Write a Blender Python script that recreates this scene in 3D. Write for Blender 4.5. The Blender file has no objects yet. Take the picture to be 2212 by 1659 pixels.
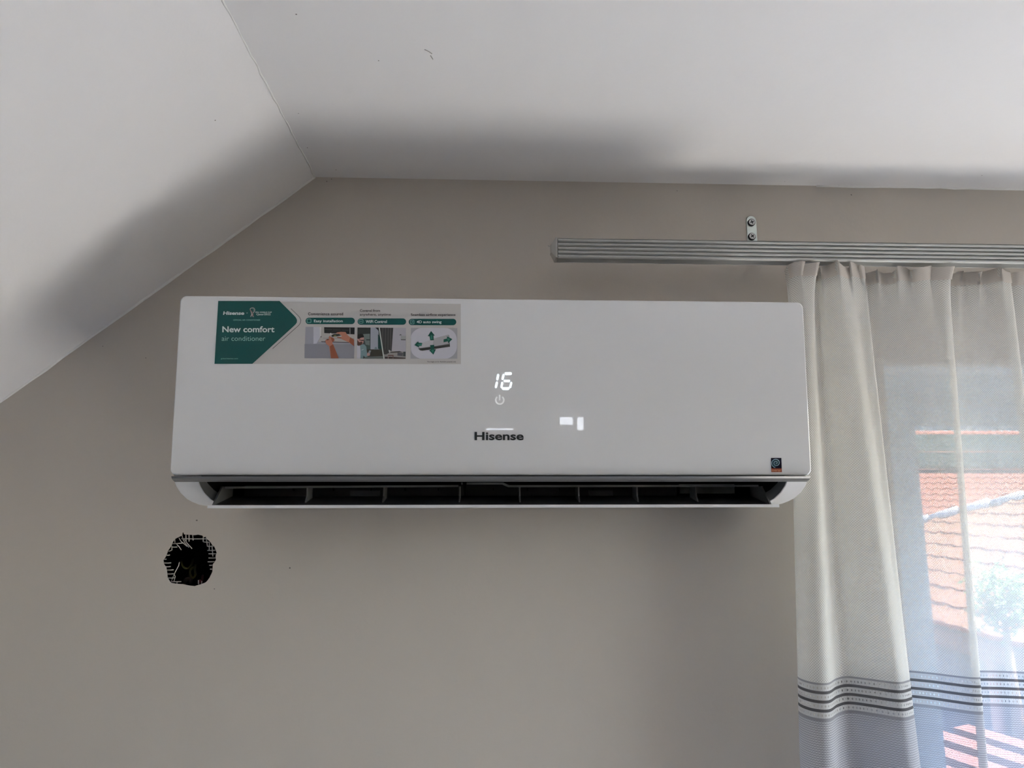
import bpy, bmesh, math, random
from mathutils import Vector, Matrix
random.seed(7)
SC = bpy.context.scene
COL = SC.collection

# ------------------------------------------------------------------ camera
FPX, W, H = 1510.0, 2212.0, 1659.0
YAW, PITCH, ROLL = math.radians(2.39), math.radians(9.17), math.radians(-0.07)
CAM = Vector((0.0, -1.09, 1.75))
_f = Vector((math.sin(YAW)*math.cos(PITCH), math.cos(YAW)*math.cos(PITCH), math.sin(PITCH)))
_r0 = Vector((math.cos(YAW), -math.sin(YAW), 0)); _u0 = _r0.cross(_f)
RGT = _r0*math.cos(ROLL) + _u0*math.sin(ROLL)
UPV = -_r0*math.sin(ROLL) + _u0*math.cos(ROLL)
FWD = _f
cd = bpy.data.cameras.new('camera'); cd.sensor_fit = 'HORIZONTAL'; cd.sensor_width = 36.0
cd.lens = FPX/W*36.0; cd.clip_start = 0.02; cd.clip_end = 200
cam = bpy.data.objects.new('camera', cd); COL.objects.link(cam)
cam.matrix_world = Matrix(((RGT.x, UPV.x, -FWD.x, CAM.x), (RGT.y, UPV.y, -FWD.y, CAM.y),
                           (RGT.z, UPV.z, -FWD.z, CAM.z), (0, 0, 0, 1)))
SC.camera = cam

def ray(px, py):
    return RGT*((px-W/2)/FPX) - UPV*((py-H/2)/FPX) + FWD
def onY(px, py, y):
    d = ray(px, py); return CAM + d*((y-CAM.y)/d.y)

# ------------------------------------------------------------------ sky, sun, exposure
SKY_STRENGTH, SUN_ENERGY = 2.3, 60.0
wd = bpy.data.worlds.new('world'); SC.world = wd; wd.use_nodes = True
nt = wd.node_tree; nt.nodes.clear()
sky = nt.nodes.new('ShaderNodeTexSky'); sky.sky_type = 'NISHITA'; sky.sun_disc = False
sky.sun_elevation = math.radians(56); sky.sun_rotation = math.radians(140)
sky.air_density = 1.0; sky.dust_density = 1.2; sky.ozone_density = 1.5
bg = nt.nodes.new('ShaderNodeBackground'); bg.inputs[1].default_value = SKY_STRENGTH
wo = nt.nodes.new('ShaderNodeOutputWorld')
nt.links.new(sky.outputs[0], bg.inputs[0]); nt.links.new(bg.outputs[0], wo.inputs[0])
sl = bpy.data.lights.new('sun', 'SUN'); sl.energy = SUN_ENERGY; sl.angle = math.radians(0.6); sl.color = (1.0, .96, .90)
sun = bpy.data.objects.new('sun', sl); COL.objects.link(sun)
sun.rotation_euler = Vector((.46, -.03, .885)).to_track_quat('Z', 'Y').to_euler()
sun.location = (3, -3, 8)
vs = SC.view_settings; vs.view_transform = 'Standard'; vs.look = 'None'; vs.gamma = 1.0
vs.use_curve_mapping = False; vs.exposure = 0.33
SC.cycles.diffuse_bounces = 6; SC.cycles.max_bounces = 12; SC.cycles.transparent_max_bounces = 24
SC.cycles.caustics_reflective = False; SC.cycles.caustics_refractive = False

# ------------------------------------------------------------------ materials
def srgb(r, g, b):
    c = lambda v: (v/255/12.92) if v/255 <= .04045 else ((v/255+.055)/1.055)**2.4
    return (c(r), c(g), c(b), 1)
def mat(name, col, rough=.6, metal=0., spec=.5, coat=0., bump=0., bscale=40., emit=0., var=0., vscale=6.):
    m = bpy.data.materials.new(name); m.use_nodes = True
    t = m.node_tree; b = t.nodes['Principled BSDF']
    c = tuple(col) if len(col) == 4 else tuple(col)+(1,)
    b.inputs['Base Color'].default_value = c
    b.inputs['Roughness'].default_value = rough; b.inputs['Metallic'].default_value = metal
    b.inputs['Specular IOR Level'].default_value = spec
    b.inputs['Coat Weight'].default_value = coat; b.inputs['Coat Roughness'].default_value = .012
    if emit:
        b.inputs['Emission Color'].default_value = c; b.inputs['Emission Strength'].default_value = emit
    if bump or var:
        tc = t.nodes.new('ShaderNodeTexCoord')
    if bump:
        n = t.nodes.new('ShaderNodeTexNoise'); n.inputs['Scale'].default_value = bscale; n.inputs['Detail'].default_value = 4
        t.links.new(tc.outputs['Object'], n.inputs['Vector'])
        bp = t.nodes.new('ShaderNodeBump'); bp.inputs['Strength'].default_value = bump; bp.inputs['Distance'].default_value = .002
        t.links.new(n.outputs['Fac'], bp.inputs['Height']); t.links.new(bp.outputs[0], b.inputs['Normal'])
    if var:
        n = t.nodes.new('ShaderNodeTexNoise'); n.inputs['Scale'].default_value = vscale; n.inputs['Detail'].default_value = 3
        t.links.new(tc.outputs['Object'], n.inputs['Vector'])
        mx = t.nodes.new('ShaderNodeMix'); mx.data_type = 'RGBA'
        mx.inputs[6].default_value = tuple(x*(1-var) for x in c[:3])+(1,)
        mx.inputs[7].default_value = tuple(min(1, x*(1+var)) for x in c[:3])+(1,)
        t.links.new(n.outputs['Fac'], mx.inputs[0]); t.links.new(mx.outputs[2], b.inputs['Base Color'])
    return m
M = {}
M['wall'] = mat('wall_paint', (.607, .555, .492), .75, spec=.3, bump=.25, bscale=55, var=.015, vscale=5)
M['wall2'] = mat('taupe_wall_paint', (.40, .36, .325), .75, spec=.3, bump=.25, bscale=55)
M['ceil'] = mat('ceiling_paint', (.87, .85, .84), .8, spec=.2, bump=.25, bscale=45, var=.015)
M['bead'] = mat('joint_filler', (.88, .87, .84), .6, bump=.4, bscale=120)
M['floor'] = mat('grey_laminate', (.52, .51, .49), .4, var=.12, vscale=9)
M['ac'] = mat('white_gloss_plastic', (.83, .83, .835), .2, spec=.5, coat=1.0)
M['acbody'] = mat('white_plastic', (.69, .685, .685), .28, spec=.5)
M['lip_shade'] = mat('shaded_lip_grey', (.14, .14, .142), .18)  # white lip coloured dark grey to carry the shade under the panel
M['bezel'] = mat('grey_plastic', (.16, .165, .17), .4)
M['dark'] = mat('dark_plastic', (.03, .031, .034), .6)
M['vane'] = mat('dark_grey_vane', (.075, .078, .083), .5)
M['vane2'] = mat('grey_vane_edge', (.25, .255, .26), .5)
M['black'] = mat('black_inside', (.006, .006, .007), .9, spec=.1)
M['lit'] = mat('lit_duct_grey', (.42, .42, .42), .6)
M['rail'] = mat('silver_grey_aluminium', (.52, .52, .50), .45, metal=.08)
M['cap'] = mat('grey_end_cap', (.48, .47, .44), .5)
M['zinc'] = mat('zinc_steel', (.74, .80, .76), .35, metal=.75, var=.12, vscale=60)
M['screw'] = mat('screw_steel', (.55, .55, .55), .32, metal=.9)
M['screwdark'] = mat('black_screw_recess', (.01, .01, .012), .6)
M['pvc'] = mat('blue_cast_pvc', (.70, .82, .89), .35)  # white PVC with the blue cast of backlight tinted in
M['slat'] = mat('shutter_slat_grey', (.78, .90, .80), .5)
M['tile'] = mat('terracotta_tile', (.122, .050, .019), .8, var=.25, vscale=3)
M['tile2'] = mat('orange_clay_tile', (.115, .024, .0045), .8, var=.25, vscale=2)
M['clay'] = mat('red_clay_edge', (.26, .045, .012), .9)
M['deck'] = mat('red_roof_underlay', (.05, .014, .009), .9)
M['mortar'] = mat('white_mortar', (.20, .20, .21), .8)
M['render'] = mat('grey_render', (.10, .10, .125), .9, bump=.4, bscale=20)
M['timber'] = mat('red_brown_timber', (.12, .045, .032), .7, var=.2)
M['pink'] = mat('pink_pipe', (.62, .38, .36), .5)
M['ground'] = mat('asphalt_ground', (.08, .085, .095), .9, var=.15)
M['leaf'] = mat('green_leaf', (.055, .11, .025), .6, var=.35, vscale=4)
M['bark'] = mat('brown_bark', (.16, .11, .08), .9)
M['blind'] = mat('blue_grey_blind', (.42, .46, .55), .7)
M['plastercut'] = mat('cut_plaster', (.30, .27, .23), .9, bump=.8, bscale=200)
M['strand'] = mat('glass_fibre_strand', (.62, .60, .55), .7)
M['wy'] = mat('yellow_green_wire', (.09, .085, .015), .5)  # wire colours darkened to carry the shade inside the hole
M['wr'] = mat('red_wire', (.13, .01, .01), .5)
M['wb'] = mat('brown_wire', (.03, .02, .012), .5)

def glass_mat():
    m = bpy.data.materials.new('window_glass'); m.use_nodes = True; t = m.node_tree; t.nodes.clear()
    o = t.nodes.new('ShaderNodeOutputMaterial'); tr = t.nodes.new('ShaderNodeBsdfTransparent')
    gl = t.nodes.new('ShaderNodeBsdfGlossy'); gl.inputs['Roughness'].default_value = 0.0
    tr.inputs[0].default_value = (.96, .96, .96, 1)
    mx = t.nodes.new('ShaderNodeMixShader'); mx.inputs[0].default_value = .05
    t.links.new(tr.outputs[0], mx.inputs[1]); t.links.new(gl.outputs[0], mx.inputs[2]); t.links.new(mx.outputs[0], o.inputs[0])
    return m
M['glass'] = glass_mat()

# ------------------------------------------------------------------ mesh helpers
def tag(o, label=None, cat=None, group=None, kind=None):
    if label: o['label'] = label
    if cat: o['category'] = cat
    if group: o['group'] = group
    if kind: o['kind'] = kind
    return o
def mesh(name, verts, faces, m, parent=None, smooth=False):
    me = bpy.data.meshes.new(name); me.from_pydata([tuple(v) for v in verts], [], faces); me.update()
    ms = m if isinstance(m, (list, tuple)) else [m]
    for x in ms: me.materials.append(x)
    if smooth: me.polygons.foreach_set('use_smooth', [True]*len(me.polygons))
    return link(name, me, parent)
def link(name, me, parent=None):
    o = bpy.data.objects.new(name, me); COL.objects.link(o)
    if parent is not None:
        o.parent = parent; bpy.context.view_layer.update() if False else None
        o.matrix_parent_inverse = Matrix.Translation(-wloc(parent))
    return o
def wloc(o):
    p = Vector(o.location)
    return p
def empty(name, loc):
    o = bpy.data.objects.new(name, None); o.empty_display_size = .05; COL.objects.link(o); o.location = loc; return o
def fix_normals(o):
    bm = bmesh.new(); bm.from_mesh(o.data); bmesh.ops.recalc_face_normals(bm, faces=bm.faces); bm.to_mesh(o.data); bm.free(); return o
def bevel(o, w, seg=2):
    md = o.modifiers.new('bevel', 'BEVEL'); md.width = w; md.segments = seg; md.limit_method = 'ANGLE'; md.angle_limit = math.radians(40)
    for p in o.data.polygons: p.use_smooth = True
    md2 = o.modifiers.new('wn', 'WEIGHTED_NORMAL'); md2.keep_sharp = False
    return o
BOXF = [(0,1,3,2), (4,6,7,5), (0,4,5,1), (2,3,7,6), (0,2,6,4), (1,5,7,3)]
def boxv(x0, x1, y0, y1, z0, z1):
    return [(x, y, z) for x in (x0, x1) for y in (y0, y1) for z in (z0, z1)]
def box(name, x0, x1, y0, y1, z0, z1, m, parent=None, bev=0):
    o = fix_normals(mesh(name, boxv(x0, x1, y0, y1, z0, z1), BOXF, m, parent))
    if bev: bevel(o, bev)
    return o
def prismX(prof, x0, x1):
    n = len(prof)
    v = [(x0, y, z) for y, z in prof] + [(x1, y, z) for y, z in prof]
    f = [tuple(range(n)), tuple(range(2*n-1, n-1, -1))] + [(i, (i+1) % n, n+(i+1) % n, n+i) for i in range(n)]
    return v, f
def prismY(prof, y0, y1):
    n = len(prof)
    v = [(x, y0, z) for x, z in prof] + [(x, y1, z) for x, z in prof]
    f = [tuple(range(n)), tuple(range(2*n-1, n-1, -1))] + [(i, (i+1) % n, n+(i+1) % n, n+i) for i in range(n)]
    return v, f
def prism(name, prof, a, b, m, parent=None, axis='X', smooth=False):
    v, f = (prismX if axis == 'X' else prismY)(prof, a, b)
    return fix_normals(mesh(name, v, f, m, parent, smooth))
def tube(name, pts, r, m, parent=None, n=8):
    pts = [Vector(p) for p in pts]; v = []; f = []
    rr = r if isinstance(r, (list, tuple)) else [r]*len(pts)
    for i, p in enumerate(pts):
        d = (pts[min(i+1, len(pts)-1)] - pts[max(i-1, 0)]).normalized()
        a = d.orthogonal().normalized() if i == 0 else (pa - d*pa.dot(d)).normalized()
        pa = a; b = d.cross(a)
        for k in range(n):
            t = 2*math.pi*k/n; v.append(p + (a*math.cos(t)+b*math.sin(t))*rr[i])
    for i in range(len(pts)-1):
        for k in range(n):
            f.append((i*n+k, i*n+(k+1) % n, (i+1)*n+(k+1) % n, (i+1)*n+k))
    f.append(tuple(range(n-1, -1, -1))); f.append(tuple((len(pts)-1)*n+k for k in range(n)))
    return mesh(name, v, f, m, parent, True)
def catmull(P, k):
    out = []
    for i in range(len(P)-1):
        p0, p1, p2, p3 = P[max(i-1, 0)], P[i], P[i+1], P[min(i+2, len(P)-1)]
        for j in range(k):
            t = j/k
            out.append(tuple(.5*(2*b + (c-a)*t + (2*a-5*b+4*c-d)*t*t + (3*b-a-3*c+d)*t**3) for a, b, c, d in zip(p0, p1, p2, p3)))
    out.append(tuple(P[-1])); return out

# ------------------------------------------------------------------ the room
ZC, XK, MS = 2.268, -0.278, 0.8148          # ceiling height, crease x, slope of the pitched side
XL, XR, YB = -2.2, 2.0, -5.5
zslope = lambda x: ZC - (XK-x)*MS
WX0, WX1, WZ0, WZ1 = 0.649, 1.80, 0.15, 1.965
def hp(cx, cy): return (320+cx/9.76, 1120+cy/9.76)
HOLE = [(560,435),(640,395),(715,360),(722,300),(742,290),(755,335),(800,340),(900,345),(980,352),(1050,340),(1145,360),(1160,400),(1215,385),(1235,430),(1310,490),
        (1350,560),(1390,585),(1420,650),(1445,725),(1420,790),(1430,870),(1395,930),(1365,960),(1360,1040),(1355,1120),(1300,1240),(1250,1310),(1210,1350),(1100,1390),(980,1425),
        (880,1415),(740,1385),(590,1375),(480,1355),(440,1290),(410,1245),(400,1120),(385,1020),(350,985),(330,950),(320,880),(360,820),(390,760),(420,680),(490,580),(520,500)]
HOLE3 = [onY(*hp(*p), 0) for p in HOLE]
def wall_front():
    bm = bmesh.new()
    prof = [(XL, 0), (XR, 0), (XR, ZC), (XK, ZC), (XL, zslope(XL))]
    win = [(WX0, WZ0), (WX1, WZ0), (WX1, WZ1), (WX0, WZ1)]
    def loop(pts):
        vs_ = [bm.verts.new(p) for p in pts]
        return vs_, [bm.edges.new((vs_[i], vs_[(i+1) % len(vs_)])) for i in range(len(vs_))]
    a, ea = loop([(x, 0, z) for x, z in prof]); b, eb = loop([(x, 0, z) for x, z in win]); h, eh = loop(HOLE3)
    bmesh.ops.triangle_fill(bm, use_beauty=True, use_dissolve=False, edges=ea+eb+eh)
    a2, ea2 = loop([(x, .30, z) for x, z in prof]); b2, eb2 = loop([(x, .30, z) for x, z in win])
    bmesh.ops.triangle_fill(bm, use_beauty=True, use_dissolve=False, edges=ea2+eb2)
    for p, q in ((a, a2), (b, b2)):
        for i in range(len(p)):
            j = (i+1) % len(p); bm.faces.new((p[i], p[j], q[j], q[i]))
    cx = sum(p.x for p in HOLE3)/len(HOLE3); cz = sum(p.z for p in HOLE3)/len(HOLE3)
    prev = h
    for dy, s, mi in ((.003, 1.03, 1), (.008, 1.14, 1), (.02, 1.28, 1)):
        cur = [bm.verts.new((cx+(p.x-cx)*s*(1+random.uniform(-.015, .015)), dy, cz+(p.z-cz)*s*(1+random.uniform(-.015, .015)))) for p in HOLE3]
        for i in range(len(h)):
            j = (i+1) % len(h); fc = bm.faces.new((prev[i], prev[j], cur[j], cur[i])); fc.material_index = mi
        prev = cur
    me = bpy.data.meshes.new('wall_front'); 
    bmesh.ops.recalc_face_normals(bm, faces=bm.faces)
    bm.to_mesh(me); bm.free(); me.materials.append(M['wall']); me.materials.append(M['plastercut'])
    o = link('wall_front', me); tag(o, kind='structure'); return o, cx, cz
wallf, HCX, HCZ = wall_front()
cav = []
n = 28
for y, r in ((.0195, .0525), (.085, .0525)):
    cav += [(HCX+r*math.cos(2*math.pi*k/n), y, HCZ+r*math.sin(2*math.pi*k/n)) for k in range(n)]
mesh('box_recess', cav, [(k, (k+1) % n, n+(k+1) % n, n+k) for k in range(n)]+[tuple(range(n, 2*n))], M['black'], wallf)

tag(prism('ceiling', [(XK, ZC), (XR+.1, ZC), (XR+.1, ZC+.05), (XK, ZC+.05)], YB-.1, .3, M['ceil'], axis='Y'), kind='structure')
tag(prism('ceiling_slope', [(XK, ZC), (XK, ZC+.05), (XL-.1, zslope(XL-.1)+.05), (XL-.1, zslope(XL-.1))], YB-.1, .3, M['ceil'], axis='Y'), kind='structure')
tag(box('floor', XL-.1, XR+.1, YB-.1, .3, -.05, 0, M['floor']), kind='structure')
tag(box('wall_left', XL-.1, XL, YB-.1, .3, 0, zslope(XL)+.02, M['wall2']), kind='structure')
R4 = (-1.05, -.12, .10, 2.05)               # unseen side window, added to light the ceiling and slope: y0, y1, z0, z1
def wall_right():
    bm = bmesh.new()
    y0, y1, z0, z1 = R4
    for x in (XR, XR+.12):
        es = []
        for pts in ([(YB-.1, 0), (.3, 0), (.3, ZC), (YB-.1, ZC)], [(y0, z0), (y1, z0), (y1, z1), (y0, z1)]):
            v = [bm.verts.new((x, y, z)) for y, z in pts]
            es += [bm.edges.new((v[i], v[(i+1) % 4])) for i in range(4)]
        bmesh.ops.triangle_fill(bm, use_beauty=True, edges=es)
    c = [(y0, z0), (y1, z0), (y1, z1), (y0, z1)]
    for i in range(4):
        p, q = c[i], c[(i+1) % 4]
        bm.faces.new([bm.verts.new(t) for t in ((XR, p[0], p[1]), (XR, q[0], q[1]), (XR+.12, q[0], q[1]), (XR+.12, p[0], p[1]))])
    me = bpy.data.meshes.new('wall_right'); bm.to_mesh(me); bm.free(); me.materials.append(M['wall'])
    return tag(link('wall_right', me), kind='structure')
wall_right()
w4 = tag(empty('fill_light_window', (XR+.06, (R4[0]+R4[1])/2, R4[2])), kind='structure')
box('glass_pane', XR+.06, XR+.064, R4[0], R4[1], R4[2], R4[3], M['glass'], w4)
box('frame_stile', XR+.04, XR+.085, R4[0], R4[0]+.05, R4[2], R4[3], M['pvc'], w4)
box('frame_stile', XR+.04, XR+.085, R4[1]-.05, R4[1], R4[2], R4[3], M['pvc'], w4)
box('frame_rail', XR+.04, XR+.085, R4[0]+.05, R4[1]-.05, R4[2], R4[2]+.06, M['pvc'], w4)
box('frame_rail', XR+.04, XR+.085, R4[0]+.05, R4[1]-.05, R4[3]-.06, R4[3], M['pvc'], w4)
# back wall with two narrow windows
B2 = (.68, .905, 1.1, 2.05); B3 = (.03, .27, 1.1, 1.942)
def wall_back():
    bm = bmesh.new()
    for y in (YB, YB-.1):
        es = []
        for pts in ([(XL, 0), (XR, 0), (XR, ZC), (XK, ZC), (XL, zslope(XL))],
                    [(B2[0], B2[2]), (B2[1], B2[2]), (B2[1], B2[3]), (B2[0], B2[3])],
                    [(B3[0], B3[2]), (B3[1], B3[2]), (B3[1], B3[3]), (B3[0], B3[3])]):
            v = [bm.verts.new((x, y, z)) for x, z in pts]
            es += [bm.edges.new((v[i], v[(i+1) % len(v)])) for i in range(len(v))]
        bmesh.ops.triangle_fill(bm, use_beauty=True, edges=es)
    for b in (B2, B3):
        c = [(b[0], b[2]), (b[1], b[2]), (b[1], b[3]), (b[0], b[3])]
        for i in range(4):
            p, q = c[i], c[(i+1) % 4]
            bm.faces.new([bm.verts.new(t) for t in ((p[0], YB, p[1]), (q[0], YB, q[1]), (q[0], YB-.1, q[1]), (p[0], YB-.1, p[1]))])
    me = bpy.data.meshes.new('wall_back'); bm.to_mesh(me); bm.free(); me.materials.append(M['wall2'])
    return tag(link('wall_back', me), kind='structure')
wall_back()
for nme, b, mul in (('window_2', B2, True), ('window_3', B3, False)):
    w = tag(empty(nme, ((b[0]+b[1])/2, YB-.05, b[2])), kind='structure')
    box('glass_pane', b[0], b[1], YB-.07, YB-.066, b[2], b[3], M['glass'], w)
    if mul:
        box('mullion', .803, .84, YB-.065, YB-.03, b[2], b[3], M['pvc'], w)
        box('blind_panel', b[0], .803, YB-.028, YB-.02, b[2], 1.976, M['blind'], w)
        box('blind_panel', .84, b[1], YB-.028, YB-.02, b[2], 1.927, M['blind'], w)
    else:
        box('blind_panel', b[0], b[1], YB-.028, YB-.02, b[2], 1.926, M['blind'], w)
# filler beads in the joints
def bead(name, a, b, r, nseg, wob):
    a, b = Vector(a), Vector(b)
    pts = [a.lerp(b, i/nseg) + Vector((random.uniform(-wob, wob), random.uniform(-wob, wob)*.5, random.uniform(-wob, wob))) for i in range(nseg+1)]
    return tag(tube(name, pts, [r*random.uniform(.7, 1.3) for _ in pts], M['bead'], n=6), kind='structure')
bead('lip_shade_1', (.56, -.001, ZC), (XR, -.001, ZC), .0022, 60, .0006)
bead('lip_shade_2', (XK, 0, ZC), (-1.6, 0, zslope(-1.6)), .0028, 60, .0007)
bead('lip_shade_3', (XK+.001, 0, ZC), (XK+.001, -1.6, ZC), .0013, 90, .0009)

# ------------------------------------------------------------------ window behind the curtain
w1 = tag(empty('window_1', ((WX0+WX1)/2, .12, WZ0)), kind='structure')
FX0, FX1, FZ0, FZ1, FY0, FY1 = WX0+.001, WX1-.001, WZ0+.001, WZ1-.001, .083, .15
FW = .098
box('bright_soffit', WX0+.001, WX1-.001, .004, FY0, WZ1-.006, WZ1-.0005, mat('bright_soffit_white', (.92, .93, .94), .4), w1)  # whitened board stands for outdoor light on the reveal soffit
box('frame_stile', FX0, .7465, FY0, FY1, FZ0, FZ1, M['pvc'], w1, .004)
box('frame_stile', FX1-FW, FX1, FY0, FY1, FZ0, FZ1, M['pvc'], w1, .004)
box('frame_head', .747, FX1-FW, FY0+.002, FY1, 1.868, FZ1, M['pvc'], w1, .004)
box('frame_sill', .747, FX1-FW, FY0+.002, FY1, FZ0, FZ0+FW, M['pvc'], w1, .004)
box('frame_mullion', 1.14, 1.26, FY0-.004, FY1, FZ0+FW, 1.868, M['pvc'], w1, .004)
box('head_strip', .747, FX1-FW, FY0-.004, FY0+.002, 1.901, 1.905, M['pvc'], w1)
box('glass_pane', .747, 1.14, .115, .119, FZ0+FW, 1.868, M['glass'], w1)
box('glass_pane', 1.26, FX1-FW, .115, .119, FZ0+FW, 1.868, M['glass'], w1)
for z0, z1 in ((1.922, 1.955), (1.882, 1.918), (1.8335, 1.8655), (1.8005, 1.8325)):
    prism('shutter_slat', [(.195, z0), (.190, z0+.006), (.188, (z0+z1)/2), (.190, z1-.006), (.195, z1), (.201, z1-.006), (.203, (z0+z1)/2), (.201, z0+.006)], FX0, FX1, M['slat'], w1)
prism('shutter_end_bar', [(.186, 1.793), (.186, 1.7995), (.206, 1.7995), (.206, 1.793)], FX0, FX1, M['bezel'], w1)

# ------------------------------------------------------------------ air conditioner
XA, XB = -.386, .4215
ac = tag(empty('air_conditioner', (.018, 0, 1.737)), 'white wall-mounted split air conditioner with green promo sticker and glowing 16 display', 'air conditioner')
OXL, OXR = -.353, .391
CH = [(-.2055, 1.7725), (-.197, 1.769), (-.1905, 1.763), (-.1765, 1.755), (-.1545, 1.747), (-.137, 1.7432), (-.117, 1.740), (-.09, 1.738)]
cheek = [(-.0005, 1.9985), (-.17, 1.9985), (-.19, 1.985), (-.194, 1.7765), (-.2055, 1.7755)] + CH + [(-.0005, 1.737)]
v1, f1 = prismX(cheek, XA+.003, OXL); v2, f2 = prismX(cheek, OXR, XB-.003)
mid = [(-.0005, 1.9985), (-.17, 1.9985), (-.19, 1.985), (-.194, 1.7765), (-.192, 1.845), (-.0005, 1.845)]
v3, f3 = prismX([(-.0005, 1.9985), (-.17, 1.9985), (-.19, 1.985), (-.191, 1.845), (-.0005, 1.845)], OXL, OXR)
vv = v1+v2+v3; ff = f1 + [tuple(i+len(v1) for i in t) for t in f2] + [tuple(i+len(v1)+len(v2) for i in t) for t in f3]
body = fix_normals(mesh('body', vv, ff, M['acbody'], ac)); bevel(body, .002, 2)
# front panel: flat sheet leaning a touch, rounded corners
PZ0, PZ1, PY0, PY1 = 1.7765, 2.0035, -.205, -.214
py_at = lambda z: PY0 + (PY1-PY0)*(z-1.776)/.227
def rrect(x0, x1, z0, z1, r, k=6):
    o = []
    for cx, cz, a in ((x1-r, z1-r, 0), (x0+r, z1-r, 90), (x0+r, z0+r, 180), (x1-r, z0+r, 270)):
        for i in range(k+1):
            t = math.radians(a+90*i/k); o.append((cx+r*math.cos(t), cz+r*math.sin(t)))
    return o
rings = []
for ins, dy in ((0, .0125), (0, .003), (.0008, .0011), (.0025, 0.)):
    rings.append([(x, py_at(z)+dy, z) for x, z in rrect(XA+ins, XB-ins, PZ0+ins, PZ1-ins, .008-ins*.5)])
n = len(rings[0]); vv = [p for r in rings for p in r]; ff = []
for i in range(len(rings)-1):
    for k in range(n): ff.append((i*n+k, i*n+(k+1) % n, (i+1)*n+(k+1) % n, (i+1)*n+k))
ff.append(tuple((len(rings)-1)*n+k for k in range(n))); ff.append(tuple(range(n-1, -1, -1)))
pan = fix_normals(mesh('front_panel', vv, ff, M['ac'], ac, True))
md = pan.modifiers.new('wn', 'WEIGHTED_NORMAL')
# lip under the panel, its shade put into the colour
prism('lower_trim', [(-.2085, 1.7755), (-.2065, 1.7728), (-.203, 1.7708), (-.197, 1.7688), (-.192, 1.7695), (-.192, 1.7755)], XA+.004, XB-.004, M['lip_shade'], ac, smooth=False)
# outlet: bezels, cavity
for x, s in ((OXL, 1), (OXR, -1)):
    v = []; 
    pr = CH[1:]
    for (y, z) in pr: v.append((x+s*.0006, y, z+.0002))
    for (y, z) in pr: v.append((x+s*.0012, y+.006, z+.0125))
    k = len(pr)
    o = mesh('outlet_bezel', v, [(i, i+1, k+i+1, k+i) for i in range(k-1)], M['bezel'], ac, True)
cavp = [(-.191, 1.7698), (-.191, 1.843), (-.02, 1.843), (-.02, 1.7372), (-.10, 1.7372)]
v, f = prismX(cavp, OXL+.0004, OXR-.0004)
nC = len(cavp)
f = [t for t in f if set(t) != {nC-1, 0, nC, 2*nC-1}]      # open along the outlet
mesh('outlet_cavity', v, f, M['black'], ac)
# inner deflector frame
BY0, BY1 = -.1415, -.1385
prism('deflector_bar', [(-.340, 1.7612), (-.0325, 1.7632), (-.0325, 1.7658), (-.340, 1.7640)], BY0, BY1, M['vane2'], ac, 'Y')
prism('deflector_bar', [(-.029, 1.7662), (.0265, 1.7662), (.0345, 1.7628), (.376, 1.7632), (.376, 1.7658), (.0355, 1.7656), (.0275, 1.7690), (-.029, 1.7690)], BY0, BY1, M['vane2'], ac, 'Y')
trap = [(-.166, 1.7397), (-.1395, 1.7625), (-.1395, 1.7640), (-.098, 1.7640), (-.098, 1.7397)]
for x in (-.2330, -.1318, -.0309, .0500, .1297, .2092, .2902):
    prism('deflector_rib', [(-.149, 1.7397), (-.1395, 1.7510), (-.1395, 1.7640), (-.112, 1.7640), (-.112, 1.7397)], x-.0009, x+.0009, M['vane2'], ac)
for x in (-.3455, .3815):
    prism('deflector_end_plate', trap, x-.0011, x+.0011, M['vane2'], ac)
prism('deflector_tray', [(-.165, 1.7396), (-.099, 1.7512), (-.095, 1.7512), (-.095, 1.7396)], -.346, .382, M['vane'], ac)
prism('deflector_back', [(-.0945, 1.7500), (-.0945, 1.7660), (-.0915, 1.7660), (-.0915, 1.7500)], -.330, .276, M['dark'], ac)
for a, b in ((-.184, -.143), (.150, .184)):
    prism('back_tab', [(-.0975, 1.7505), (-.0975, 1.7590), (-.0948, 1.7590), (-.0948, 1.7505)], a, b, M['vane'], ac)
prism('lit_duct_patch', [(-.060, 1.7545), (-.060, 1.7680), (-.055, 1.7680), (-.055, 1.7545)], .290, .372, M['lit'], ac)  # paler plate stands for light reflected on the scroll wall
prism('linkage_lever', [(-.0265, 1.7690), (-.0215, 1.7690), (-.0225, 1.7515), (-.0245, 1.7515)], -.144, -.142, M['black'], ac, 'Y')
for x in (-.262, -.207, -.155, -.108, -.062, .015, .063, .108, .155, .215):
    prism('back_peg', [(x-.001, 1.7618), (x+.001, 1.7618), (x+.0004, 1.7585), (x-.0004, 1.7585)], -.100, -.0946, M['black'], ac, 'Y')
# flap
fl = []
for i in range(9):
    t = i/8; y = -.204+t*.118; fl.append((y, 1.7402+.0035*math.sin(t*math.pi*.5)*.3))
for i in range(8, -1, -1):
    t = i/8; y = -.204+t*.118; fl.append((y, 1.7366+.0035*math.sin(t*math.pi*.5)*.2))
prism('air_flap', fl, -.3375, .3765, M['ac'], ac)

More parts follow.
